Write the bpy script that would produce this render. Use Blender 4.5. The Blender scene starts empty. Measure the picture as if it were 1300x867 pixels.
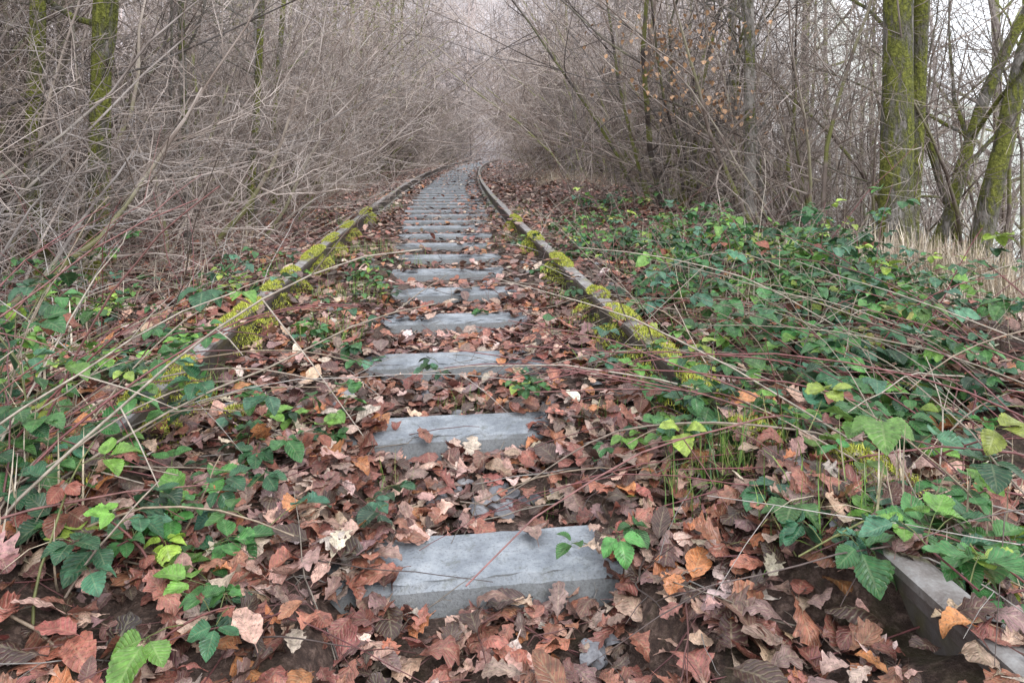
import bpy, math, numpy as np, bmesh
RS=np.random.RandomState
scene=bpy.context.scene
scene.view_settings.view_transform='Standard'
scene.view_settings.look='None'
scene.view_settings.exposure=0
CAM=np.array([0,-.227,.81])

# ---------------------------------------------------------------- utils
def link(ob):
    scene.collection.objects.link(ob); return ob
def hsh(ix,iy,seed):
    h=(ix.astype(np.int64)*374761393+iy.astype(np.int64)*668265263+seed*982451653)&0x7fffffff
    h=((h^(h>>13))*1274126177)&0x7fffffff
    return ((h^(h>>16))&0xffff)/65535.0
def vnoise(x,y,seed=0):
    x=np.asarray(x,float); y=np.asarray(y,float)
    ix=np.floor(x); iy=np.floor(y); fx=x-ix; fy=y-iy
    fx=fx*fx*(3-2*fx); fy=fy*fy*(3-2*fy)
    a=hsh(ix,iy,seed);b=hsh(ix+1,iy,seed);c=hsh(ix,iy+1,seed);d=hsh(ix+1,iy+1,seed)
    return (a*(1-fx)+b*fx)*(1-fy)+(c*(1-fx)+d*fx)*fy-0.5
def sstep(a,b,x):
    t=np.clip((x-a)/(b-a),0,1); return t*t*(3-2*t)
def xc(y):
    y=np.asarray(y,float)+.227
    q=-0.121*y+0.0018*np.maximum(y,0)**2
    return np.where(y>100,5.9+0.24*(y-100),q)
def sdir(y): return math.atan(-0.121+0.0036*max(y,0))
def height(x,y):
    x=np.asarray(x,float); y=np.asarray(y,float)
    l=x-xc(y); al=np.abs(l)
    z=np.full(l.shape,-0.058)
    n0=vnoise(l*3+7,y*3,21); n1=vnoise(l*9+2,y*9,22)
    w0=.20+.035*np.clip(y-1,0,8)
    z=z+(.084-.03*sstep(5,12,y))*sstep(w0,w0+.12,np.abs(l-.10)+n0*.10+n1*.08)
    z=z+.015*sstep(.52,.70,al)
    g=np.exp(-((al-.80)/.20)**2)
    nearL=(l<0)*(1-sstep(1.2,1.5,y)); nearR=(l>0)*(1-.75*np.exp(-((y-.82)/.08)**2))*(1-sstep(1.4,1.8,y))
    z=z+g*(nearL*(.11+n0*.08)+nearR*(.105+n0*.08))
    z=z-.05*sstep(1.0,1.5,al)
    # right shoulder and bank
    z=z+0.20*sstep(1.5,2.6,l)*sstep(6,10,y)*(1-sstep(3.0,4.5,l))
    z=z+0.10*sstep(1.0,1.8,l)*(1-sstep(4.5,6.5,y))*(1-sstep(2.2,3.2,l))
    z=z-.42*sstep(2.3,4.0,l)*(1-sstep(8,12,y))
    z=z-2.9*sstep(3.6,11,l)
    # left
    z=z-0.16*sstep(1.2,2.6,-l)-0.35*sstep(3,9,-l)
    # far hills
    r=np.sqrt(x*x+y*y); az=np.degrees(np.arctan2(x,y))
    wood=1-sstep(18,34,az)
    z=z+wood*(52*sstep(48,175,r)+40*sstep(150,380,r))*sstep(-120,-60,-np.abs(az))
    z=z+(1-wood)*(11*sstep(40,140,r)+10*sstep(130,380,r))
    am=sstep(0.9,1.6,al)
    z=z+vnoise(x*1.3,y*1.3,3)*0.12*am+vnoise(x*4,y*4,5)*0.05*(0.3+0.7*am)+vnoise(x*12,y*12,9)*0.018
    return z
def mesh_np(name,verts,faces,attrs=None,smooth=True):
    verts=np.ascontiguousarray(verts,dtype=np.float32); faces=np.ascontiguousarray(faces,dtype=np.int32)
    me=bpy.data.meshes.new(name)
    F,k=faces.shape
    me.vertices.add(len(verts)); me.vertices.foreach_set('co',verts.ravel())
    me.loops.add(F*k); me.loops.foreach_set('vertex_index',faces.ravel())
    me.polygons.add(F)
    me.polygons.foreach_set('loop_start',np.arange(0,F*k,k,dtype=np.int32))
    try: me.polygons.foreach_set('loop_total',np.full(F,k,dtype=np.int32))
    except Exception: pass
    me.polygons.foreach_set('use_smooth',np.full(F,smooth,dtype=bool))
    me.update(calc_edges=True)
    if attrs:
        for an,(t,arr) in attrs.items():
            a=me.attributes.new(an,t,'POINT')
            key={'FLOAT_COLOR':'color','FLOAT_VECTOR':'vector','FLOAT':'value'}[t]
            a.data.foreach_set(key,np.ascontiguousarray(arr,dtype=np.float32).ravel())
    return me

# ---------------------------------------------------------------- materials
def newmat(name):
    m=bpy.data.materials.new(name); m.use_nodes=True
    nt=m.node_tree; nt.nodes.clear()
    out=nt.nodes.new('ShaderNodeOutputMaterial'); b=nt.nodes.new('ShaderNodeBsdfPrincipled')
    nt.links.new(b.outputs[0],out.inputs[0])
    return m,nt,b,out
def N(nt,t,**kw):
    n=nt.nodes.new(t)
    for k,v in kw.items(): setattr(n,k,v)
    return n
def math_(nt,op,a,b=None,clamp=False):
    n=nt.nodes.new('ShaderNodeMath'); n.operation=op; n.use_clamp=clamp
    for i,v in enumerate((a,b)):
        if v is None: continue
        if isinstance(v,(int,float)): n.inputs[i].default_value=v
        else: nt.links.new(v,n.inputs[i])
    return n.outputs[0]
def noise(nt,vec,scale,detail=4,rough=.6):
    n=nt.nodes.new('ShaderNodeTexNoise'); n.inputs['Scale'].default_value=scale
    n.inputs['Detail'].default_value=detail; n.inputs['Roughness'].default_value=rough
    if vec is not None: nt.links.new(vec,n.inputs['Vector'])
    return n.outputs['Fac']
def ramp(nt,fac,stops):
    n=nt.nodes.new('ShaderNodeValToRGB'); e=n.color_ramp.elements
    while len(e)<len(stops): e.new(0.5)
    for i,(p,c) in enumerate(stops):
        e[i].position=p; e[i].color=(c[0],c[1],c[2],1) if not isinstance(c,(int,float)) else (c,c,c,1)
    nt.links.new(fac,n.inputs[0]); return n.outputs[0]
def mix(nt,fac,a,b,mode='MIX'):
    n=nt.nodes.new('ShaderNodeMix'); n.data_type='RGBA'; n.blend_type=mode
    for s,v in ((n.inputs[0],fac),(n.inputs[6],a),(n.inputs[7],b)):
        if isinstance(v,(int,float)): s.default_value=v
        elif isinstance(v,tuple): s.default_value=(v[0],v[1],v[2],1)
        else: nt.links.new(v,s)
    return n.outputs[2]
def bump(nt,b,h,strength,dist):
    n=nt.nodes.new('ShaderNodeBump'); n.inputs['Strength'].default_value=strength; n.inputs['Distance'].default_value=dist
    nt.links.new(h,n.inputs['Height']); nt.links.new(n.outputs[0],b.inputs['Normal'])

def leaf_material(name,rough,trans,vein,spots):
    m,nt,b,out=newmat(name)
    col=N(nt,'ShaderNodeAttribute',attribute_name='Col').outputs['Color']
    lc=N(nt,'ShaderNodeAttribute',attribute_name='lc').outputs['Vector']
    sep=N(nt,'ShaderNodeSeparateXYZ'); nt.links.new(lc,sep.inputs[0])
    u,v=sep.outputs[0],sep.outputs[1]
    av=math_(nt,'ABSOLUTE',v)
    ph=math_(nt,'SUBTRACT',math_(nt,'MULTIPLY',u,52.0),math_(nt,'MULTIPLY',av,14.0))
    sv=math_(nt,'POWER',math_(nt,'ABSOLUTE',math_(nt,'COSINE',math_(nt,'MULTIPLY',ph,.5))),10.0)
    mid=math_(nt,'LESS_THAN',av,0.07)
    vv=math_(nt,'MAXIMUM',sv,mid)
    geo=N(nt,'ShaderNodeNewGeometry').outputs['Position']
    n1=noise(nt,geo,75,3)
    c=mix(nt,math_(nt,'MULTIPLY',vv,vein),col,mix(nt,.5,col,(.62,.6,.35)))
    c=mix(nt,1.0,c,ramp(nt,n1,[(0.3,.5),(.7,1.35)]),'MULTIPLY')
    if spots:
        n2=noise(nt,geo,240,2)
        c=mix(nt,ramp(nt,n2,[(.56,0),(.7,.65)]),c,(.06,.035,.03))
    nt.links.new(c,b.inputs['Base Color'])
    b.inputs['Roughness'].default_value=rough
    h=math_(nt,'ADD',math_(nt,'MULTIPLY',vv,-1.0),n1)
    bump(nt,b,h,.5,.002)
    if trans>0:
        t=N(nt,'ShaderNodeBsdfTranslucent'); nt.links.new(c,t.inputs[0])
        ms=N(nt,'ShaderNodeMixShader'); ms.inputs[0].default_value=trans
        nt.links.new(b.outputs[0],ms.inputs[1]); nt.links.new(t.outputs[0],ms.inputs[2]); nt.links.new(ms.outputs[0],out.inputs[0])
    return m
M_litter=leaf_material('dead_leaf',.33,0,.3,True)
M_green=leaf_material('bramble_leaf',.28,.15,.28,False)
def attr_mat(name,rough,var=.5):
    m,nt,b,out=newmat(name)
    col=N(nt,'ShaderNodeAttribute',attribute_name='Col').outputs['Color']
    geo=N(nt,'ShaderNodeNewGeometry').outputs['Position']
    c=mix(nt,1.0,col,ramp(nt,noise(nt,geo,60,2),[(.25,1-var),(.75,1+var*.6)]),'MULTIPLY')
    nt.links.new(c,b.inputs['Base Color']); b.inputs['Roughness'].default_value=rough
    return m
M_attr=attr_mat('stem_and_grass',.5)
M_moss=attr_mat('moss',.9,.35)
def twigmat(name,c1,c2,moss):
    m,nt,b,out=newmat(name)
    tint=N(nt,'ShaderNodeAttribute',attribute_name='Col').outputs['Color']
    tc=N(nt,'ShaderNodeNewGeometry').outputs['Position']
    n1=noise(nt,tc,4,1)
    c=ramp(nt,n1,[(.35,c1),(.65,c2)])
    c=mix(nt,1.0,c,tint,'MULTIPLY')
    if moss:
        rad=N(nt,'ShaderNodeAttribute',attribute_name='rad').outputs['Fac']
        f=math_(nt,'MULTIPLY',ramp(nt,n1,[(.45,0),(.54,.85)]),ramp(nt,rad,[(.009,0),(.018,1)]))
        c=mix(nt,f,c,(.19,.21,.05))
    nt.links.new(c,b.inputs['Base Color']); b.inputs['Roughness'].default_value=.8; b.inputs['Specular IOR Level'].default_value=0
    return m
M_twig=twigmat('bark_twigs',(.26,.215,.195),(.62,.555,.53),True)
M_far=twigmat('bark_distant_haze',(.46,.41,.42),(.64,.59,.60),False)  # distant haze painted into the bark as a paler mauve
def bark(name,c1,c2,moss):
    m,nt,b,out=newmat(name)
    tc=N(nt,'ShaderNodeTexCoord').outputs['Object']
    mp=N(nt,'ShaderNodeMapping'); mp.inputs['Scale'].default_value=(1,1,.3); nt.links.new(tc,mp.inputs[0])
    n1=noise(nt,mp.outputs[0],18,5,.7)
    c=ramp(nt,n1,[(.3,c1),(.7,c2)])
    n2=noise(nt,mp.outputs[0],6,6,.75)
    rad=N(nt,'ShaderNodeAttribute',attribute_name='rad').outputs['Fac']
    f=math_(nt,'MULTIPLY',ramp(nt,n2,[(.58-moss*.25,0),(.66-moss*.2,1)]),ramp(nt,rad,[(.006,0),(.02,1)]))
    n3=noise(nt,tc,38,4,.7)
    c=mix(nt,f,c,ramp(nt,n3,[(.3,(.05,.055,.014)),(.5,(.19,.205,.035)),(.75,(.40,.41,.09))]))
    hh=math_(nt,'ADD',math_(nt,'MULTIPLY',f,math_(nt,'ADD',n3,.6)),n1)
    nt.links.new(c,b.inputs['Base Color']); b.inputs['Roughness'].default_value=.9
    bump(nt,b,hh,1.0,.04)
    return m
M_trunk=bark('bark_mossy',(.08,.07,.06),(.36,.33,.30),.68)
M_trunk2=bark('bark_trunk',(.13,.115,.105),(.42,.39,.36),.3)

# ---------------------------------------------------------------- tubes / trees
class Tubes:
    def __init__(s): s.V=[];s.F=[];s.C=[];s.R=[];s.n=0
    def add(s,pts,rad,sides=3,col=None):
        pts=np.asarray(pts,float); n=len(pts); rad=np.asarray(rad,float)
        t=np.gradient(pts,axis=0); t/=np.linalg.norm(t,axis=1)[:,None]+1e-9
        m=t.mean(0); ref=np.array([1.,0,0]) if abs(m[0])<.6*np.linalg.norm(m) else np.array([0,1.,0])
        u=np.cross(t,ref); u/=np.linalg.norm(u,axis=1)[:,None]+1e-9
        v=np.cross(t,u)
        a=np.arange(sides)*2*math.pi/sides
        P=pts[:,None]+rad[:,None,None]*(np.cos(a)[None,:,None]*u[:,None]+np.sin(a)[None,:,None]*v[:,None])
        s.V.append(P.reshape(-1,3))
        i=np.arange(n-1)[:,None]*sides; j=np.arange(sides)[None]; k=(j+1)%sides
        f=np.stack([i+j,i+k,i+sides+k,i+sides+j],-1).reshape(-1,4)+s.n
        s.F.append(f); s.n+=n*sides
        s.R.append(np.repeat(rad,sides))
        if col is not None: s.C.append(np.tile(np.array([*col,1.]),(n*sides,1)))
    def pack(s): return (np.concatenate(s.V).astype(np.float32),np.concatenate(s.F).astype(np.int32),np.concatenate(s.R).astype(np.float32))
    def mesh(s,name):
        at={'rad':('FLOAT',np.concatenate(s.R))}
        if s.C: at['Col']=('FLOAT_COLOR',np.concatenate(s.C))
        return mesh_np(name,np.concatenate(s.V),np.concatenate(s.F),at)
class Merge:
    """many plants baked into one mesh"""
    def __init__(s,seed): s.V=[];s.F=[];s.R=[];s.C=[];s.n=0;s.rs=RS(seed)
    def add(s,pk,x,y,rot,sc):
        V,F,Rd=pk; c,sn=math.cos(rot),math.sin(rot)
        W=np.empty_like(V); W[:,0]=(V[:,0]*c-V[:,1]*sn)*sc+x; W[:,1]=(V[:,0]*sn+V[:,1]*c)*sc+y; W[:,2]=V[:,2]*sc+float(height(x,y))
        s.V.append(W); s.F.append(F+s.n); s.n+=len(V); s.R.append(Rd*sc)
        b=s.rs.choice([.38,.65,.95,1.12,1.35],p=[.2,.25,.28,.17,.1])*s.rs.uniform(.9,1.1)
        h=s.rs.uniform(-.02,.08)
        s.C.append(np.tile(np.array([b*(1+h),b,b*(1-h),1],np.float32),(len(V),1)))
    def build(s,name,mat):
        me=mesh_np(name,np.concatenate(s.V),np.concatenate(s.F),{'rad':('FLOAT',np.concatenate(s.R)),'Col':('FLOAT_COLOR',np.concatenate(s.C))})
        me.materials.append(mat); print(name,'quads',len(me.polygons)); return link(bpy.data.objects.new(name,me))
def perp(R,d,ang):
    a=R.normal(size=3); a-=a.dot(d)*d; a/=np.linalg.norm(a)+1e-9
    return d*math.cos(ang)+a*math.sin(ang)
def grow(R,T,p,d,L,r,lvl,P):
    n=P['n'][lvl]; step=L/(n-1); d=np.array(d,float); d/=np.linalg.norm(d)
    pts=[np.array(p,float)]; ds=[d]
    for i in range(n-1):
        d=d+R.normal(size=3)*P['wob'][lvl]; d[2]+=P['up'][lvl]; d=d/np.linalg.norm(d)
        pts.append(pts[-1]+d*step); ds.append(d)
    t=np.linspace(0,1,n); rad=np.maximum(r*(1-P.get('taper',.78)*t),P.get('minr',.0013))
    if lvl==0 and P.get('flare'): rad=rad*(1+P['flare']*np.exp(-t*n*1.3))*(1+.06*R.normal(size=n))
    T.add(pts,rad,P['s'][lvl])
    if lvl+1<len(P['n']):
        for k in range(P['c'][lvl]):
            tt=R.uniform(P['t0'][lvl],1); f=tt*(n-1); i=min(int(f),n-2); q=pts[i]+(pts[i+1]-pts[i])*(f-i)
            dd=perp(R,ds[i],math.radians(R.uniform(*P['ang'])))
            grow(R,T,q,dd,L*R.uniform(*P['len'][lvl])*(1.15-.6*tt),max(r*(1-.78*tt)*P['rr'],P['rmin'][lvl+1]),lvl+1,P)
def shrub(seed,stems,hmin,hmax,lean,spread,lod=0):
    R=RS(seed); T=Tubes()
    if lod==0:
        P=dict(n=[10,6,4,3],wob=[.11,.16,.2,.2],up=[.0,.0,.02,.02],s=[5,3,3,3],c=[9,6,2],t0=[.10,.12,.15],
           ang=(28,80),len=[(.22,.6),(.3,.6),(.35,.7)],rr=.55,rmin=[.007,.0042,.0030,.0021],minr=.0017)
    else:
        P=dict(n=[7,4,3],wob=[.13,.2,.25],up=[.0,.01,.02],s=[3,3,3],c=[11,7],t0=[.1,.1],
           ang=(28,80),len=[(.22,.6),(.35,.7)],rr=.6,rmin=[.010,.006,.0042],minr=.0032)
    for i in range(stems):
        a=R.uniform(0,2*math.pi); d=np.array([math.cos(a)*spread*R.uniform(.1,1)+lean*R.uniform(0,1.5),math.sin(a)*spread*R.uniform(.1,1),1.0])
        b=R.uniform(.05,.5)
        grow(R,T,(math.cos(a)*b,math.sin(a)*b,-.15),d,R.uniform(hmin,hmax),R.uniform(.010,.034),0,P)
    return T
def tree(seed,h,r,c0=16,t0=.2,wob=.03,d=(0,0,1),flare=.6,ang=(30,75),taper=.7,n0=18,lod=0):
    R=RS(seed); T=Tubes()
    if lod==0:
        P=dict(n=[n0,8,5,3],wob=[wob,.13,.15,.16],up=[.01,.04,.03,.02],s=[12,5,3,3],c=[c0,7,5],t0=[t0,.2,.2],
           ang=ang,len=[(.18,.4),(.3,.55),(.35,.6)],rr=.42,rmin=[.02,.007,.004,.0025],flare=flare,taper=taper)
    else:
        P=dict(n=[9,5,3,3],wob=[wob,.15,.2,.2],up=[.01,.04,.03,.02],s=[4,3,3,3],c=[18,6,2],t0=[t0,.15,.2],
           ang=ang,len=[(.2,.42),(.3,.6),(.4,.7)],rr=.45,rmin=[.02,.016,.011,.009],minr=.008,flare=flare,taper=taper)
    grow(R,T,(0,0,-.3),d,h,r,0,P)
    return T
spec=[(7,3.2,5.2,.2,.45),(8,2.6,4.6,.4,.5),(6,4,6,.25,.35),(9,2.4,4.2,.1,.7),(7,3.5,5.5,.5,.4),(7,3,5,.3,.6),(10,1.3,2.6,.2,.9),(8,2.8,4.8,.6,.6)]
shN=[shrub(100+i,*s).pack() for i,s in enumerate(spec)]
shF=[shrub(200+i,*s,lod=1).pack() for i,s in enumerate(spec)]
trN=[tree(50+i,h,r,18,.12).pack() for i,(h,r) in enumerate([(11,.08),(9,.06),(13,.10)])]
trF=[tree(60+i,h,r,18,.1,lod=1).pack() for i,(h,r) in enumerate([(11,.09),(9,.07),(13,.12),(10,.08)])]

R=RS(7)
thL=Merge(1); thR=Merge(2); dist=Merge(3)
def put(th,y,x,rot,kind):
    near=y<13
    arr=(shN if near else shF) if kind=='s' else (trN if near else trF)
    th.add(arr[R.randint(0,len(arr))],x,y,rot,R.uniform(.75,1.2))
for i in range(50):
    D=2.8+10*R.rand(); off=3.0+6.5*R.rand()**1.2
    if D<4.5 and off<3.3: continue
    put(thL,D,float(xc(D))-off,R.normal()*.9,'s')
for i in range(110):
    D=13+45*R.rand(); off=2.6+7*R.rand()**1.4
    put(thL,D,float(xc(D))-off,R.normal()*.9,'s')
for i in range(38):
    D=7+6*R.rand(); off=3.0+7*R.rand()**1.2; x=float(xc(D))+off
    if x/D>.34 and R.rand()<.5: continue
    put(thR,D,x,math.pi+R.normal()*.9,'s')
for i in range(110):
    D=13+45*R.rand(); off=2.7+8*R.rand()**1.4; x=float(xc(D))+off
    if x/D>.45 and R.rand()<.5: continue
    put(thR,D,x,math.pi+R.normal()*.9,'s')
for i in range(80):
    D=4+50*R.rand(); side=-1 if R.rand()<.62 else 1; off=3.4+9*R.rand(); x=float(xc(D))+side*off
    if side>0 and D<9: continue
    put(thL if side<0 else thR,D,x,R.uniform(0,6.28),'t')
for x,y,r,s,k in [(2.9,6.6,math.pi+.2,.8,4),(3.3,7.6,math.pi-.3,.9,5),(3.9,7.9,math.pi+.6,.8,1),(5.2,8.6,2.5,.9,2),(4.6,9.5,3.0,.9,0)]:
    thR.add(shN[k],x,y,r,s)
for x,y,r,s,k in [(-3.1,3.3,.3,.8,6),(-3.4,4.6,.2,.8,3),(-3.0,5.4,-.4,.9,6),(-3.8,4.0,.0,.8,1),(-2.7,2.7,.9,.6,6),(-2.9,6.3,.1,.8,7),(-3.1,7.8,.1,.8,7),(-4.4,4.8,0,1,2)]:
    thL.add(shN[k],x,y,r,s)
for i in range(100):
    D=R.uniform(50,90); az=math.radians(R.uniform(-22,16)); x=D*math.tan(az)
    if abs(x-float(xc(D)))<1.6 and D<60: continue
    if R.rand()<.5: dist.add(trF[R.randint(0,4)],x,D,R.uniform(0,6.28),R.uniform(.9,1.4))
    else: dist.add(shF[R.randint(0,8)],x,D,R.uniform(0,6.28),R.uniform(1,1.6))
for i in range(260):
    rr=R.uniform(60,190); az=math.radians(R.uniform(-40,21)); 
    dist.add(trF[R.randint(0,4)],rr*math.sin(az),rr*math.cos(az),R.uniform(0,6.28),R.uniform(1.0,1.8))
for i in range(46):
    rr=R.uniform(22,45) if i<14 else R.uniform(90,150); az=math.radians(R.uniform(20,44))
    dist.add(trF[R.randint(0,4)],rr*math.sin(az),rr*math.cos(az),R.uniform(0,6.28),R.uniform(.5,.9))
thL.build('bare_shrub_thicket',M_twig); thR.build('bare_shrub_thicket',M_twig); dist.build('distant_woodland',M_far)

def hero(name,T,mat,x,y,rot=0):
    me=T.mesh(name); me.materials.append(mat)
    ob=bpy.data.objects.new(name,me); link(ob); ob.location=(x,y,float(height(x,y))); ob.rotation_euler=(0,0,rot); return ob
hero('mossy_tree',tree(1,11,.14,12,.2,.010,(0.0,0,1),.7,n0=26,taper=.5),M_trunk,3.42,6.0)
hero('mossy_tree',tree(2,9,.085,10,.2,.02,(.015,.02,1),.5),M_trunk,3.68,6.25)
hero('mossy_tree',tree(3,8,.10,10,.2,.05,(.26,.05,1),.6),M_trunk,4.3,6.5)
hero('mossy_tree',tree(4,7,.075,10,.2,.09,(.36,.0,1),.6),M_trunk,4.0,6.9)
hero('mossy_tree',tree(14,7,.05,12,.2,.10,(-.3,.2,1),.6),M_trunk,5.3,7.6)
hero('bare_tree',tree(5,9,.065,16,.12,.015),M_trunk2,2.40,6.8)
hero('bare_tree',tree(6,9,.05,16,.12,.03,(.05,0,1)),M_trunk2,3.0,9.5)
hero('bare_tree',tree(16,8,.035,16,.1,.04,(-.12,0,1)),M_trunk2,2.9,7.6)
hero('mossy_tree',tree(7,9,.07,14,.15,.03,(.01,0,1)),M_trunk,-2.80,4.4)
hero('mossy_tree',tree(8,9,.055,14,.15,.04,(-.02,0,1)),M_trunk,-3.15,4.4)
hero('bare_tree',tree(9,8,.04,14,.1,.02),M_trunk2,-2.9,6.0)
hero('bare_tree',tree(10,8,.04,14,.1,.03),M_trunk,-2.75,7.0)
hero('bare_tree',tree(11,8,.04,14,.1,.03,(.06,0,1)),M_trunk2,-3.3,8.6)
hero('bare_tree',tree(12,8,.05,14,.1,.03,(.03,0,1)),M_trunk,-3.6,10.2)

# ---------------------------------------------------------------- ground
a_=.8; tm=math.asinh(480/a_); g=a_*np.sinh(np.linspace(-tm,tm,500))
X,Y=np.meshgrid(g,g+1.3,indexing='xy'); Z=height(X,Y)
n=len(g); idx=np.arange(n*n).reshape(n,n)
F=np.stack([idx[:-1,:-1],idx[:-1,1:],idx[1:,1:],idx[1:,:-1]],-1).reshape(-1,4)
L_=X-xc(Y); rr=np.sqrt(X**2+Y**2); az=np.degrees(np.arctan2(X,Y))
mead=sstep(8,12,L_)*sstep(17,30,az)
me=mesh_np('ground',np.stack([X,Y,Z],-1).reshape(-1,3),F,{'mead':('FLOAT',mead.ravel()),'far_haze':('FLOAT',sstep(14,50,rr).ravel())})
m,nt,b,out=newmat('ground_soil')
geo=N(nt,'ShaderNodeNewGeometry').outputs['Position']
n1=noise(nt,geo,9,4); n2=noise(nt,geo,60,6,.75); n3=noise(nt,geo,.35,5,.7)
c=ramp(nt,n2,[(.3,(.035,.022,.018)),(.5,(.13,.08,.063)),(.68,(.38,.26,.21))])
c=mix(nt,ramp(nt,n1,[(.55,0),(.7,.5)]),c,(.12,.12,.045))
fw=N(nt,'ShaderNodeAttribute',attribute_name='far_haze').outputs['Fac']
c=mix(nt,fw,c,ramp(nt,n3,[(.3,(.40,.36,.365)),(.7,(.54,.50,.505))]))  # far ground fades to light mauve grey, mist put into its colour
mf=N(nt,'ShaderNodeAttribute',attribute_name='mead').outputs['Fac']
c=mix(nt,mf,c,ramp(nt,n3,[(.35,(.42,.46,.38)),(.5,(.58,.61,.55)),(.65,(.70,.72,.70))]))
nt.links.new(c,b.inputs['Base Color']); b.inputs['Roughness'].default_value=.9
bump(nt,b,n2,1.0,.03)
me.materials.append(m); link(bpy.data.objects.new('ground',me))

# ---------------------------------------------------------------- sleepers
m,nt,b,out=newmat('weathered_concrete')
tc=N(nt,'ShaderNodeNewGeometry').outputs['Position']
n1=noise(nt,tc,9,6,.75); n2=noise(nt,tc,170,4,.75); n3=noise(nt,tc,30,5,.75)
c=ramp(nt,n1,[(.3,(.17,.19,.22)),(.5,(.31,.34,.38)),(.72,(.52,.55,.585))])
c=mix(nt,ramp(nt,n2,[(.34,.55),(.48,0)]),c,(.10,.10,.105))
c=mix(nt,ramp(nt,n2,[(.62,0),(.74,.25)]),c,(.56,.57,.58))
c=mix(nt,ramp(nt,n3,[(.55,0),(.68,.6)]),c,(.12,.13,.10))
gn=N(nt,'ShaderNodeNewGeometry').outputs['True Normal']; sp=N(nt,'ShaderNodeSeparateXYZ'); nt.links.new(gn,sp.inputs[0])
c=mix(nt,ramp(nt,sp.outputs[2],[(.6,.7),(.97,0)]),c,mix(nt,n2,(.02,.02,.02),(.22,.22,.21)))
nt.links.new(c,b.inputs['Base Color']); b.inputs['Roughness'].default_value=.55
bump(nt,b,math_(nt,'ADD',n2,math_(nt,'MULTIPLY',n3,1.5)),.6,.004)
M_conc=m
def sleeper_mesh(seed):
    R=RS(seed)
    xs=np.concatenate([[-1.25,-1.24],np.linspace(-1.1,1.1,80),[1.24,1.25]])
    V=[]
    for i,x in enumerate(xs):
        w=.082+R.normal()*.0012; e=.0 if 0<i<len(xs)-1 else .012; ch=R.normal()*.0018-abs(R.normal())*.003
        prof=[(-.150,-.2),(-.124,-.075),(-w-.010,-.012),(-w-ch,-.003),(-w+.010+ch,0),(.0,.0005),(w-.010-ch,0),(w+ch,-.003),(w+.010,-.012),(.124,-.075),(.150,-.2)]
        for (yy,zz) in prof: V.append((x,yy*(1-e*4)+R.normal()*.0006,zz-e))
    k=11; F=[]
    for i in range(len(xs)-1):
        for j in range(k-1): F.append((i*k+j,(i+1)*k+j,(i+1)*k+j+1,i*k+j+1))
    me=mesh_np('sleeper',V,np.array(F),smooth=False); me.materials.append(M_conc); return me
SM=[sleeper_mesh(i) for i in range(4)]
SP=.665; D0=1.165
halfw=[.175,.175,.185,.12,.07,.12,.15,.20,.26,.28,.32,.36,.4]
cen=[.135,.08,.07,.14,.04,.03,.02,.0,-.03,-.05,-.03]
for k in range(-2,72):
    y=D0+SP*k; x=float(xc(y)); 
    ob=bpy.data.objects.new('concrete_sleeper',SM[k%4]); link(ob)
    R_=RS(k+100)
    ob.location=(x,y,-.004+R_.uniform(-.006,.004)); ob.rotation_euler=(R_.normal()*.015,R_.normal()*.004,-sdir(y)+R_.normal()*.012)
# ---------------------------------------------------------------- rails
m,nt,b,out=newmat('weathered_rail_steel')
tc=N(nt,'ShaderNodeNewGeometry').outputs['Position']
n1=noise(nt,tc,14,5,.7); n2=noise(nt,tc,110,3); n3=noise(nt,tc,3.2,4,.7)
c=ramp(nt,n1,[(.3,(.13,.10,.09)),(.5,(.29,.265,.255)),(.7,(.50,.495,.50))])
c=mix(nt,ramp(nt,n2,[(.5,0),(.7,.5)]),c,(.42,.41,.40))
c=mix(nt,ramp(nt,n3,[(.55,0),(.63,.7)]),c,ramp(nt,n2,[(.3,(.14,.15,.03)),(.7,(.40,.41,.10))]))
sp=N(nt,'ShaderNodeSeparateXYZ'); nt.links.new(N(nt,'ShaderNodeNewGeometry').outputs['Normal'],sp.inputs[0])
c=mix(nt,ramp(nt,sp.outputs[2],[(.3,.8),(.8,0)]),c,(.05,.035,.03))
nt.links.new(c,b.inputs['Base Color']); b.inputs['Roughness'].default_value=.6; b.inputs['Metallic'].default_value=.1
bump(nt,b,n2,.5,.004)
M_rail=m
prof=[(-.062,.008),(-.062,.018),(-.012,.034),(-.009,.05),(-.009,.112),(-.031,.124),(-.034,.146),(-.030,.156),(-.018,.161),(.018,.161),(.030,.156),(.034,.146),(.031,.124),(.009,.112),(.009,.05),(.012,.034),(.062,.018),(.062,.008)]
def vn(y): return 0.004*math.sin(y*1.7)
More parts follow.
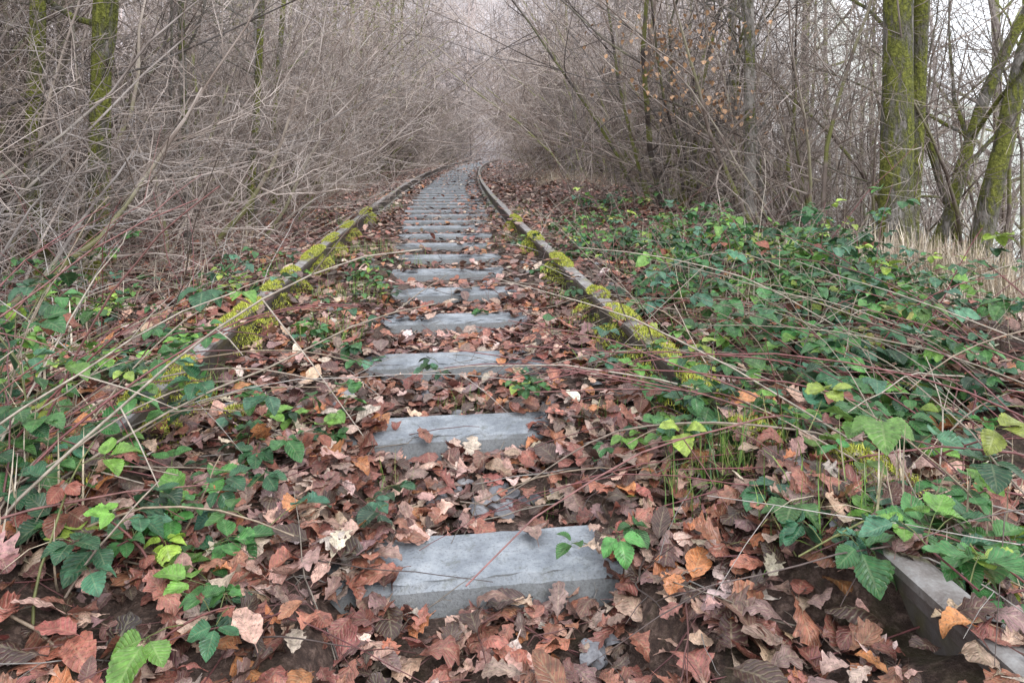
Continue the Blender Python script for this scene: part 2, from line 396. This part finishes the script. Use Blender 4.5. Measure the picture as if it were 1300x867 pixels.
def rail(off):
    ys=np.concatenate([np.arange(-1.5,12,.15),np.arange(12,75,.6)])
    V=[];F=[];k=len(prof)
    for y in ys:
        a=sdir(y); nx,ny=math.cos(a),-math.sin(a); cx=float(xc(y))
        for (px,pz) in prof: V.append((cx+(off+px)*nx,y+(off+px)*ny,pz+vn(y)))
    for i in range(len(ys)-1):
        for j in range(k): 
            j2=(j+1)%k; F.append((i*k+j,i*k+j2,(i+1)*k+j2,(i+1)*k+j))
    for kk in range(-2,60):
        y=D0+SP*kk; a=sdir(y)
        for sd in (-1,1):
            for (w,h,d,o) in ((.022,.03,.04,.075),(.03,.012,.012,.06)):
                b0=len(V)
                for dz in (.004,.004+h):
                    for sx,sy in ((-1,-1),(1,-1),(1,1),(-1,1)):
                        lx=off+sd*o+sx*w*(1 if dz<.01 else .7); ly=sy*d
                        V.append((float(xc(y))+lx*math.cos(a)+ly*math.sin(a),y-lx*math.sin(a)+ly*math.cos(a),dz+.012))
                F+= [(b0+4,b0+5,b0+6,b0+7),(b0,b0+1,b0+5,b0+4),(b0+1,b0+2,b0+6,b0+5),(b0+2,b0+3,b0+7,b0+6),(b0+3,b0,b0+4,b0+7)]
    me=mesh_np('rail',V,np.array(F),smooth=False); me.materials.append(M_rail)
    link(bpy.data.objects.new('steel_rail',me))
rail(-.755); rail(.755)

# ---------------------------------------------------------------- leaf templates
def template(kind,n,cross,R,curl=1.0):
    u=np.linspace(0,1,n)
    if kind=='oak':
        lob=.80+.20*np.cos(2*math.pi*(u*R.uniform(3.4,4.8)+R.uniform(0,1)))
        w=R.uniform(.28,.38)*np.sin(math.pi*np.clip(u,0.01,.99)**1.25)**.7*lob*(1+.05*R.normal(size=n))
    elif kind=='round':
        w=R.uniform(.26,.36)*np.sin(math.pi*np.clip(u,0.01,.99)**.9)**.7*(1+.06*R.normal(size=n))
    elif kind=='ovate':
        w=R.uniform(.37,.43)*np.sin(math.pi*np.clip(u,0.004,.992)**.80)**.85; w=w*(1+.05*(-1.0)**np.arange(n))
    else:
        w=.012*(1-u)**.6+.001
    w=np.maximum(w,.006 if kind!='blade' else .001)
    if kind!='blade':
        u=np.concatenate([[-.2,-.02],u]); w=np.concatenate([[.007,.007],w])
    v=np.linspace(-1,1,cross)
    dead=kind in('oak','round')
    bend=R.normal()*.8*curl + (0 if dead else -.5*curl)
    ang=bend*np.clip(u,0,1)**1.3
    if dead: ang=ang+R.normal()*.5*np.sin(u*3+R.uniform(0,6))
    du=np.diff(u,prepend=u[0])
    yy=np.cumsum(du*np.cos(ang))+u[0]*0; zz=np.cumsum(du*np.sin(ang))
    x=v[None]*w[:,None]
    cup=R.uniform(-1.6,2.2)*curl if dead else R.uniform(.1,.8)
    fold=R.uniform(-.3,.5) if dead else R.uniform(.05,.35)
    z=zz[:,None]+cup*x**2+fold*np.abs(x)+ (R.uniform(.05,.3)*curl)*np.sin(u*R.uniform(5,13)+R.uniform(0,6))[:,None]*x
    if dead: z=z+R.normal(size=z.shape)*.014
    y=np.repeat(yy[:,None],cross,1)
    if kind=='oak': y=y+np.abs(x)*.25
    P=np.stack([x,y,z],-1).reshape(-1,3)
    lc=np.stack([np.repeat(u[:,None],cross,1),np.repeat((v)[None],len(u),0)*1.0,0*x],-1).reshape(-1,3)
    m=len(u); i=np.arange(m-1)[:,None]*cross; j=np.arange(cross-1)[None]
    F=np.stack([i+j,i+j+1,i+cross+j+1,i+cross+j],-1).reshape(-1,4)
    return P,lc,F
def rotm(az,tilt,tdir):
    ca,sa=np.cos(az),np.sin(az); z=np.zeros_like(az); o=np.ones_like(az)
    A=np.stack([np.stack([ca,-sa,z],-1),np.stack([sa,ca,z],-1),np.stack([z,z,o],-1)],-2)
    kx,ky=np.cos(tdir),np.sin(tdir); c,s=np.cos(tilt),np.sin(tilt); C=1-c
    B=np.stack([np.stack([c+kx*kx*C,kx*ky*C,ky*s],-1),np.stack([kx*ky*C,c+ky*ky*C,-kx*s],-1),np.stack([-ky*s,kx*s,c],-1)],-2)
    return B@A
def scatter(name,tmpl,pos,M,scale,col,mat,parent=None,seed=0):
    R=RS(seed+5); K=len(tmpl); n=len(pos); ti=R.randint(0,K,n)
    TP=np.stack([t[0] for t in tmpl]); TL=np.stack([t[1] for t in tmpl]); F=tmpl[0][2]; nv=TP.shape[1]
    if scale.ndim==1: scale=np.repeat(scale[:,None],3,1)
    V=np.einsum('nij,nvj->nvi',M,TP[ti]*scale[:,None,:])+pos[:,None]
    LC=TL[ti]
    FF=(F[None]+(np.arange(n)*nv)[:,None,None]).reshape(-1,4)
    C=np.concatenate([np.repeat(col[:,None],nv,1),np.ones((n,nv,1))],-1)
    me=mesh_np(name,V.reshape(-1,3),FF,{'Col':('FLOAT_COLOR',C.reshape(-1,4)),'lc':('FLOAT_VECTOR',LC.reshape(-1,3))})
    me.materials.append(mat); ob=link(bpy.data.objects.new(name,me))
    if parent: ob.parent=parent
    return ob
R=RS(11)
deadHi=[template('oak',19,5,R) for _ in range(20)]+[template('round',19,5,R) for _ in range(9)]
deadMd=[template('oak',12,3,R,.9) for _ in range(16)]+[template('round',12,3,R,.9) for _ in range(8)]
deadLo=[template('oak',6,3,R,.7) for _ in range(10)]+[template('round',6,3,R,.7) for _ in range(8)]
ovHi=[template('ovate',19,5,R,.6) for _ in range(16)]
ovLo=[template('ovate',8,3,R,.6) for _ in range(10)]
blade=[template('blade',5,2,R,1.3) for _ in range(14)]

pal=np.array([(.38,.145,.10),(.60,.39,.31),(.07,.034,.03),(.52,.20,.085),(.28,.165,.15),(.28,.10,.08),(.72,.55,.46),(.15,.065,.06),(.46,.28,.23)])
pw=np.array([.18,.13,.13,.05,.15,.13,.06,.11,.07]); pw/=pw.sum()
def colors(R,n,pal,pw,j=.2):
    c=pal[R.choice(len(pal),n,p=pw)]*(1+R.normal(size=(n,1))*j); return np.clip(c*(1+R.normal(size=(n,3))*.05),.01,.9)
def sleeper_info(x,y):
    l=x-xc(y)
    a=-0.121+0.0036*y; yy=y+l*a
    k=np.round((yy-D0)/SP).astype(int); dy=yy-(D0+SP*k)
    kk=np.clip(k,0,len(halfw)-1); hw=np.array(halfw)[kk]; kc=np.clip(k,0,len(cen)-1); ce=np.array(cen)[kc]
    on=(np.abs(dy)<.09)&(np.abs(l)<1.25)&(k>-3)
    rag=vnoise(l*14,y*14,77)*.08
    vis=(dy>-.125)&(dy<.10)&(np.abs(l-ce)<hw+.035+rag)&(k>=0)
    return l,on,vis
def litter(name,R,n,y0,y1,l0,l1,tm,s0,s1,pile=.035,yp=1.0,tilt=.2):
    y=y0+(y1-y0)*R.rand(n)**yp; l=R.uniform(l0,l1,n); x=xc(y)+l
    ll,on,vis=sleeper_info(x,y)
    hz=height(x,y)
    keep=(~vis)|(R.rand(n)<.02)
    keep&=(np.abs(np.abs(ll)-.755)>.062)|(R.rand(n)<.07)|(hz>.10)
    thin=vnoise(x*5,y*5,88)+.5
    keep&=(thin>.2)|(R.rand(n)<.4)|(y<1.2)
    bare=(np.hypot((x+.02)/.15,(y-1.50)/.06)<1)|(np.hypot((x-.16)/.06,(y-.95)/.04)<1)
    keep&=(~bare)|(R.rand(n)<.35)
    x,y,ll,on,hz=x[keep],y[keep],ll[keep],on[keep],hz[keep]; n=len(x)
    z=np.where(on,np.maximum(hz,.004),hz)+.003+R.rand(n)**1.7*pile
    onr=np.abs(np.abs(ll)-.755)<.055; z=np.where(onr,np.maximum(z,.166),z)
    td=R.uniform(0,6.28,n); ti=np.abs(R.normal(size=n))*tilt
    M=rotm(R.uniform(0,6.28,n),ti,td)
    sc=R.uniform(s0,s1,n); sc=np.stack([sc*R.uniform(.8,1.25,n),sc,sc*.85],-1)
    pos=np.stack([x,y,z],-1)-np.einsum('nij,nj->ni',M,np.stack([0*x,sc[:,1]*.45,0*x],-1))
    pos[:,2]=np.maximum(pos[:,2],z-.004)
    scatter(name,tm,pos,M,sc,colors(R,n,pal,pw),M_litter,seed=n)
R=RS(21)
litter('fallen_leaves',R,2600,.55,1.2,-1.4,1.4,deadHi,.032,.085,.035)
litter('fallen_leaves',R,3400,1.0,1.8,-1.4,1.4,deadHi,.032,.085,.035)
litter('fallen_leaves',R,8500,1.7,3.6,-2.0,2.0,deadMd,.038,.085,.03)
litter('fallen_leaves',R,13500,3.5,9.0,-3.0,3.2,deadLo,.05,.095,.025)
litter('fallen_leaves',R,20000,8.8,28,-3.2,3.4,deadLo,.06,.12,.02,1.1)
litter('fallen_leaves',R,6000,26,60,-3.6,3.8,deadLo,.12,.2,.02,1.1)
litter('fallen_leaves',R,5000,.6,9,-8,-1.9,deadLo,.06,.11,.04)
litter('fallen_leaves',R,5500,.6,9,1.9,6,deadLo,.06,.10,.04)

# ---------------------------------------------------------------- brambles
gpal=np.array([(.05,.17,.05),(.08,.235,.06),(.03,.11,.05),(.16,.34,.06),(.34,.46,.08),(.07,.20,.12),(.26,.08,.055),(.50,.50,.15)])
gw=np.array([.25,.20,.21,.12,.05,.13,.03,.01]); gw/=gw.sum()
cpal=np.array([(.22,.07,.08),(.26,.10,.09),(.34,.26,.19),(.16,.17,.06),(.40,.32,.26),(.16,.07,.07)])
class Bramble:
    def __init__(s,name,seed): s.R=RS(seed); s.T=Tubes(); s.pos=[];s.az=[];s.ti=[];s.td=[];s.sc=[];s.col=[]; s.name=name
    def leaf(s,p,az,size,drop=.25):
        R=s.R; 
        c=colors(R,1,gpal,gw,.22)[0]
        nl=3 if R.rand()<.75 else 5
        angs=[0,1.15,-1.15,2.0,-2.0][:nl]
        pet=size*R.uniform(.6,1.2)
        h=np.array([math.sin(-az),math.cos(az)]); e=p+np.array([h[0]*pet,h[1]*pet,pet*R.uniform(.0,.5)])
        s.T.add([p,(p+e)/2+[0,0,.004],e],[.0012,.001,.0009],3,(.14,.16,.05))
        for i,a in enumerate(angs):
            s.pos.append(e); s.az.append(az+a); s.sc.append(size*(1 if i==0 else .8)*R.uniform(.9,1.1))
            s.td.append(az+a+R.normal()*.6); s.ti.append(-drop+R.normal()*.36); s.col.append(c*(1+R.normal()*.06))
    def cane(s,x,y,az,L,elev,size,nleaf,r=.0026):
        R=s.R; z0=float(height(x,y)); p=np.array([x,y,z0]); n=max(7,int(L/.07))
        d=np.array([-math.sin(az)*math.cos(elev),math.cos(az)*math.cos(elev),math.sin(elev)]); st=L/n; pts=[p]
        for i in range(n):
            d=d+np.array([R.normal()*.10,R.normal()*.10,-.12*(1.0 if elev>.3 else .25)+R.normal()*.05]); d/=np.linalg.norm(d)
            q=pts[-1]+d*st
            gz=float(height(q[0],q[1]))+.02
            if q[2]<gz: q[2]=gz; d[2]=abs(d[2])*.3
            if np.linalg.norm(q-CAM)<.6: break
            pts.append(q)
        if len(pts)<3: return
        pts=np.array(pts); 
        s.T.add(pts,np.linspace(r,r*.5,len(pts)),5,tuple(cpal[R.randint(0,len(cpal))]*(1+R.normal()*.15)))
        for k in range(nleaf):
            t=R.uniform(.15,1)*(len(pts)-1); i=min(int(t),len(pts)-2); q=pts[i]+(pts[i+1]-pts[i])*(t-i)
            if np.linalg.norm(q-CAM)<.68: continue
            # leaves rarely grow right across the rail heads further along the line
            lq=abs(q[0]-float(xc(q[1])))
            if q[1]>1.9 and .60<lq<.90 and R.rand()<.75: continue
            s.leaf(q,R.uniform(0,6.28),size*R.uniform(.55,1.2))
    def rosette(s,x,y,size,n,hgt=.06,rad=.08,base=None):
        R=s.R
        for k in range(n):
            a=R.uniform(0,6.28); rr=rad*math.sqrt(R.rand()); px,py=x+rr*math.cos(a),y+rr*math.sin(a)
            z=max(float(height(px,py)),0.0 if base is None else base)
            s.leaf(np.array([px,py,z+R.uniform(.02,hgt)]),R.uniform(0,6.28),size*R.uniform(.6,1.1))
    def build(s):
        e=bpy.data.objects.new(s.name,None); link(e); me=s.T.mesh('canes'); me.materials.append(M_attr); o=link(bpy.data.objects.new('canes',me)); o.parent=e
        pos=np.array(s.pos); az=np.array(s.az);ti=np.array(s.ti);td=np.array(s.td);sc=np.array(s.sc);col=np.clip(np.array(s.col),.01,.9)
        d=np.linalg.norm(pos-CAM,axis=1)
        for msk,tm,nm in ((d<3.2,ovHi,'leaves_near'),(d>=3.2,ovLo,'leaves_far')):
            if msk.any(): scatter(nm,tm,pos[msk],rotm(az[msk],ti[msk],td[msk]),sc[msk],col[msk],M_green,e,seed=3)
# left bramble
B=Bramble('bramble_bush',31); R=B.R
for i in range(120):
    y=R.uniform(1.1,3.6); l=R.uniform(-2.4,-.92)
    if vnoise(l*2.2,y*2.2,55)<-.10: continue
    B.cane(float(xc(y))+l,y,R.uniform(-2.2,.6),R.uniform(.3,.9),R.uniform(.3,1.1),.056,R.randint(5,10))
for i in range(40):
    y=R.uniform(.85,1.4); l=R.uniform(-1.4,-.66)
    B.cane(float(xc(y))+l,y,R.uniform(-1.8,1.6),R.uniform(.3,.65),R.uniform(.6,1.3),.058,R.randint(5,9))
for i in range(12):
    y=R.uniform(.8,1.2); l=R.uniform(-.62,-.42)
    B.cane(float(xc(y))+l,y,R.uniform(-3,3),R.uniform(.15,.3),R.uniform(.6,1.3),.055,R.randint(3,6))
for i in range(26):
    y=R.uniform(.95,2.6); l=R.uniform(-1.7,-.85)
    B.cane(float(xc(y))+l,y,R.uniform(-2.6,.2),R.uniform(.6,1.1),R.uniform(.6,1.2),.05,R.randint(0,4),.003)
for (x,y,n_,rd) in [(-.72,1.72,9,.13),(-.56,1.72,8,.10),(-.50,1.62,6,.08),(-.66,1.5,8,.1),(-.62,2.3,6,.12),(-.30,1.3,4,.06),(-.75,2.5,7,.10),(-.85,3.9,9,.14),(-.75,3.5,9,.14),(-.9,4.4,6,.12),(-.6,1.15,7,.1)]:
    B.rosette(x,y,.058,n_,.10,rd)
B.build()
# right bramble
B=Bramble('bramble_bush',32); R=B.R
for i in range(400):
    y=1.4+3.8*R.rand(); lm=(.95 if y>1.9 else .85)+R.rand()**1.2*(.9+.42*y)
    if vnoise(lm*1.7+3,y*1.7,56)<.0+ .12*(lm>1.9): continue
    B.cane(float(xc(y))+lm,y,R.uniform(-1.9,.6),R.uniform(.25,.65),R.uniform(.4,1.2),.062,R.randint(6,11))
for i in range(110):   # mat right of the near rail
    y=R.uniform(1.35,2.7); l=R.uniform(.95,2.4)
    if vnoise(l*2.5+3,y*2.5,59)<-.04: continue
    B.cane(float(xc(y))+l,y,R.uniform(-1.6,1.6),R.uniform(.25,.6),R.uniform(.5,1.2),.064,R.randint(6,10))
for i in range(90):
    y=R.uniform(.85,1.5); l=R.uniform(.74,1.9)
    if vnoise(l*3+3,y*3,57)<-.1: continue
    B.cane(float(xc(y))+l,y,R.uniform(-.6,2.4),R.uniform(.25,.6),R.uniform(.3,1.0),.058,R.randint(3,8))
for i in range(26):
    y=R.uniform(1.2,1.9); l=R.uniform(.66,.95)
    B.cane(float(xc(y))+l,y,R.uniform(0,3.1),R.uniform(.15,.4),R.uniform(.4,1.2),.056,R.randint(3,6))
for i in range(34):
    y=R.uniform(1.0,3.2); l=R.uniform(.9,2.2)
    B.cane(float(xc(y))+l,y,R.uniform(.2,2.6),R.uniform(.6,1.2),R.uniform(.4,1.0),.05,R.randint(0,3),.003)
for i in range(110):
    y=R.uniform(4.6,9); l=R.uniform(1.0,2.7)
    if vnoise(l*1.5+3,y*1.2,58)<0: continue
    B.cane(float(xc(y))+l,y,R.uniform(0,6.28),R.uniform(.3,.7),R.uniform(.3,.9),.062,R.randint(5,9))
for (x,y,n_,rd) in [(.03,1.99,8,.10),(-.25,2.13,4,.08),(.17,1.14,3,.05),(.29,1.57,4,.06),(.46,1.57,7,.1),(.3,3.2,5,.10),(.25,4.0,7,.13),(.15,5.2,7,.16),(.4,2.5,6,.1),(.33,2.15,5,.08)]:
    B.rosette(x,y,.058,n_,.09,rd)
B.build()

# dead stems
T=Tubes(); R=RS(41)
def stem(x,y,az,L,elev,r,col,droop=.06):
    z=float(height(x,y)); d=np.array([-math.sin(az)*math.cos(elev),math.cos(az)*math.cos(elev),math.sin(elev)]); pts=[np.array([x,y,z])]; n=9
    for i in range(n):
        d=d+np.array([R.normal()*.10,R.normal()*.10,-droop+R.normal()*.05]); d/=np.linalg.norm(d); q=pts[-1]+d*L/n
        q[2]=max(q[2],float(height(q[0],q[1]))+.018)
        if np.linalg.norm(q-CAM)<.6: break
        pts.append(q)
    if len(pts)>3:
        T.add(pts,np.linspace(r,r*.4,len(pts)),4,col)
        for k in range(R.randint(0,5)):
            i=R.randint(1,len(pts)-1); dd=perp(R,d,R.uniform(.4,1)); m_=L*R.uniform(.1,.35)
            T.add([pts[i],pts[i]+dd*m_*.5,pts[i]+dd*m_+[0,0,-.01]],[r*.5,r*.4,r*.25],3,col)
spal=np.array([(.34,.28,.22),(.48,.41,.34),(.24,.09,.09),(.28,.13,.12),(.15,.11,.10),(.48,.44,.41)])
for i in range(440):
    y=.9+5.5*R.rand(); l=R.uniform(-3.4,-.85); stem(float(xc(y))+l,y,R.uniform(-3.1,3.1),R.uniform(.3,1.2),R.uniform(.1,1.2),R.uniform(.0013,.0032),tuple(spal[R.randint(0,6)]))
for i in range(520):
    y=.9+5.5*R.rand(); l=R.uniform(.66,3.5); stem(float(xc(y))+l,y,R.uniform(-3.1,3.1),R.uniform(.25,1.0),R.uniform(.05,1.0),R.uniform(.0012,.003),tuple(spal[R.randint(0,6)]))
for i in range(260):
    y=.8+5.2*R.rand()**1.4; l=R.uniform(-.7,.7); stem(float(xc(y))+l,y,R.uniform(-3.1,3.1),R.uniform(.08,.45),R.uniform(.0,.3),R.uniform(.0009,.0024),tuple(spal[R.randint(0,6)]*.6),.01)
for i in range(16):   # long runners lying across the track bed
    y=R.uniform(1.0,3.6); sg=R.choice([-1,1]); stem(float(xc(y))+sg*.8,y,sg*R.uniform(1.1,2.0),R.uniform(.5,1.0),R.uniform(.1,.4),R.uniform(.0014,.0022),tuple(spal[R.choice([2,3,4])]),.09)
for i in range(40):
    y=R.uniform(.95,2.2); l=R.uniform(.85,1.9); stem(float(xc(y))+l,y,R.uniform(.6,2.2),R.uniform(.6,1.3),R.uniform(.2,.6),.003,tuple(spal[R.randint(0,4)]))
for i in range(22):
    y=R.uniform(.85,1.3); l=R.uniform(-1.3,-.75); stem(float(xc(y))+l,y,R.uniform(-1.6,.3),R.uniform(.5,1.0),R.uniform(.5,1.1),.0034,tuple(spal[R.randint(0,4)]),.09)
me=T.mesh('dead_stems'); me.materials.append(M_attr); link(bpy.data.objects.new('dead_stems',me))

# grass
def grass(name,R,patches,pal_):
    P=[];AZ=[];TI=[];TD=[];SC=[];C=[]
    for (x,y,rad,n_,h0,h1) in patches:
        for k in range(n_):
            a=R.uniform(0,6.28); rr=rad*math.sqrt(R.rand()); P.append((x+rr*math.cos(a),y+rr*math.sin(a)))
            AZ.append(R.uniform(0,6.28)); TD.append(AZ[-1]); TI.append(R.uniform(.6,1.5)); SC.append(R.uniform(h0,h1)); C.append(pal_[R.randint(0,len(pal_))]*(1+R.normal()*.15))
    P=np.array(P); P=np.concatenate([P,height(P[:,0],P[:,1])[:,None]-.005],1)
    scatter(name,blade,P,rotm(np.array(AZ),np.array(TI),np.array(TD)),np.array(SC),np.clip(np.array(C),.01,.9),M_attr)
R=RS(51)
ggp=np.array([(.15,.30,.06),(.25,.40,.08),(.42,.42,.17),(.10,.22,.06)])
straw=np.array([(.60,.50,.36),(.52,.43,.32),(.70,.61,.49),(.42,.33,.25)])
pt=[(.42,1.35,.10,120,.06,.14),(.52,1.3,.10,120,.06,.16),(.36,1.2,.06,50,.05,.12),(-.75,2.6,.15,150,.06,.14),(-.85,3.4,.2,200,.06,.14),(-.3,1.55,.05,30,.04,.1),(.1,1.45,.04,25,.03,.08),(.25,1.75,.08,60,.04,.1),(-.15,2.1,.1,80,.03,.09),(-.9,5,.3,200,.06,.15),(.6,1.8,.12,120,.06,.14),(.1,5.5,.4,250,.06,.12),(.55,1.05,.10,90,.05,.14),(.62,2.2,.1,90,.05,.12)]
for i in range(44):
    y=R.uniform(.8,12); s=R.choice([-1,1]); l=s*R.uniform(.55,1.4); pt.append((float(xc(y))+l,y,.12,50,.05,.13))
grass('grass_tufts',R,pt,ggp)
pt=[(3.0,4.6,.4,900,.3,.6),(2.6,4.5,.35,450,.25,.5),(3.4,4.5,.4,700,.3,.65),(3.3,5.3,.4,500,.3,.7),(2.4,5.6,.4,260,.2,.4),(3.9,5.4,.4,400,.3,.7),(2.9,3.9,.3,300,.2,.5),(.75,1.0,.15,80,.08,.2),(.95,1.15,.2,60,.1,.2),(-.95,1.0,.2,90,.1,.22),(-1.2,1.3,.3,80,.1,.25)]
for i in range(60):
    y=R.uniform(6,24); s=R.choice([-1,1]); l=s*R.uniform(2.0,3.4); pt.append((float(xc(y))+l,y,.3,70,.12,.32))
for i in range(60):
    y=R.uniform(1,6); s=R.choice([-1,1]); l=s*R.uniform(1.2,3.2); pt.append((float(xc(y))+l,y,.3,30,.12,.3))
grass('dry_grass',R,pt,straw)

# moss
P=[];AZ=[];SC=[];C=[]; TI=[]; R=RS(61)
mp_=np.array([(.46,.50,.055),(.60,.62,.09),(.70,.70,.18),(.24,.28,.045)])
def moss(cx,cy,cz,lx,ly,hz,n_,rot=0):
    a=R.uniform(0,6.28,n_); rr=np.sqrt(R.rand(n_)); ex,ey=rr*np.cos(a)*lx,rr*np.sin(a)*ly
    nz=vnoise(ex*28+cx*9,ey*28+cy*9)+.5
    k=nz>.25
    hh=hz*(1-rr*rr)*(.3+nz)
    px=cx+ex*math.cos(rot)-ey*math.sin(rot); py=cy+ex*math.sin(rot)+ey*math.cos(rot)
    P.append(np.stack([px,py,cz+hh],-1)[k]); m=int(k.sum())
    AZ.append(R.uniform(0,6.28,m)); TI.append(R.uniform(.2,1.5,m)); SC.append(R.uniform(.007,.015,m)); C.append(mp_[R.randint(0,4,m)]*(1+R.normal(size=(m,1))*.1))
for (s,y,ln) in [(-1,1.57,.10),(-1,1.82,.14),(-1,2.65,.20),(-1,2.4,.08),(-1,3.1,.12),(-1,4.2,.35),(-1,4.9,.3),(-1,5.8,.3),(-1,3.5,.10),(1,3.9,.3),(1,2.5,.24),(1,2.12,.2),(1,1.75,.2),(1,2.95,.12),(1,1.4,.10),(1,5,.3),(1,6.4,.35),(-1,7.2,.45)]:
    x=float(xc(y))+s*.76; moss(x,y,.155,.050,ln,.03,int(10000*ln)+600,-sdir(y))
    moss(x-s*.05,y,.05,.07,ln*.9,.08,int(6000*ln)+300,-sdir(y))
for (x,y,lx,ly,n_) in [(-.78,1.75,.06,.06,800),(-1.0,1.15,.16,.10,2400),(.72,1.2,.10,.12,2000),(1.0,.95,.14,.1,2000),(.62,1.55,.06,.1,900),(-1.3,1.4,.15,.15,1500)]:
    moss(x,y,float(height(x,y))+.01,lx,ly,.05,n_)
mb=[]
for _ in range(8):
    t=template('blade',3,2,RS(_+900),.8); p=t[0].copy(); p[:,0]*=9; mb.append((p,t[1],t[2]))
P=np.concatenate(P);AZ=np.concatenate(AZ);TI=np.concatenate(TI);SC=np.concatenate(SC);C=np.concatenate(C)
scatter('moss',mb,P,rotm(AZ,TI,AZ),SC,np.clip(C,.01,.9),M_moss)

# ballast stones
m,nt,b,out=newmat('ballast_stone')
tc=N(nt,'ShaderNodeNewGeometry').outputs['Position']
c=ramp(nt,noise(nt,tc,28,5),[(.3,(.10,.10,.11)),(.55,(.22,.22,.24)),(.75,(.40,.40,.41))])
nt.links.new(c,b.inputs['Base Color']); b.inputs['Roughness'].default_value=.6; bump(nt,b,noise(nt,tc,120,3),.6,.004)
R=RS(71); bm=bmesh.new()
def stone(x,y,s):
    vs=bmesh.ops.create_icosphere(bm,subdivisions=3,radius=1.0)['verts']
    ax=R.normal(size=(11,3)); ax/=np.linalg.norm(ax,axis=1)[:,None]; sc=np.array([R.uniform(.8,1.4),R.uniform(.7,1.1),R.uniform(.4,.75)])*s
    a=R.uniform(0,3.14); z=float(height(x,y)); th=R.uniform(.4,.75,11)
    for v in vs:
        c_=np.array(v.co)
        for q,t in zip(ax,th):
            dp=c_.dot(q)
            if dp>t: c_=c_-q*(dp-t)
        c_=c_*sc*1.4
        v.co=(x+c_[0]*math.cos(a)-c_[1]*math.sin(a),y+c_[0]*math.sin(a)+c_[1]*math.cos(a),z+.008+c_[2])
for i in range(22): stone(-.02+R.normal()*.11,1.50+R.normal()*.05,R.uniform(.012,.026))
for i in range(6): stone(.16+R.normal()*.05,.95+R.normal()*.03,R.uniform(.014,.022))
for i in range(90):
    y=R.uniform(.75,6); stone(float(xc(y))+R.uniform(-1.3,1.3),y,R.uniform(.014,.026))
me=bpy.data.meshes.new('ballast'); bm.to_mesh(me); bm.free(); me.materials.append(m); link(bpy.data.objects.new('ballast_stones',me))

# withered leaves on right-hand branches
R=RS(81); n_=330
cl=[(1.75,6.6,1.9),(1.5,6.4,1.6),(1.9,6.8,1.35),(1.6,7.2,2.1),(2.2,6.8,1.2)]
P=np.array([np.array(cl[R.randint(0,5)])+R.normal(size=3)*[.3,.3,.10] for _ in range(n_)])
az_=R.uniform(0,6.28,n_)
scatter('withered_leaves',ovLo,P,rotm(az_,-R.uniform(.3,1.3,n_),az_),R.uniform(.035,.065,n_),np.clip(np.array([(.56,.32,.18)])*(1+R.normal(size=(n_,1))*.2),.01,.9),M_litter)

# ---------------------------------------------------------------- light
w=bpy.data.worlds.new('World'); scene.world=w; w.use_nodes=True; nt=w.node_tree; bg=nt.nodes['Background']
sky=nt.nodes.new('ShaderNodeTexSky'); sky.sky_type='NISHITA'; sky.sun_disc=False
sky.sun_elevation=math.radians(42); sky.sun_rotation=math.radians(150)
mx=nt.nodes.new('ShaderNodeMix'); mx.data_type='RGBA'; mx.inputs[0].default_value=.88
nt.links.new(sky.outputs[0],mx.inputs[6]); mx.inputs[7].default_value=(12.4,12.8,13.5,1)
nt.links.new(mx.outputs[2],bg.inputs[0]); bg.inputs[1].default_value=.15
sd=bpy.data.lights.new('sun','SUN'); sd.energy=1.5; sd.angle=math.radians(25); sd.color=(1,.97,.93)
so=link(bpy.data.objects.new('sun',sd)); so.rotation_euler=(math.radians(48),0,math.radians(30))

cam=bpy.data.cameras.new('camera'); cam.sensor_width=36; cam.lens=24.45; cam.shift_y=-.187; cam.clip_start=.02; cam.clip_end=2000
co=link(bpy.data.objects.new('camera',cam)); co.location=tuple(CAM); co.rotation_euler=(math.radians(90),0,0)
scene.camera=co
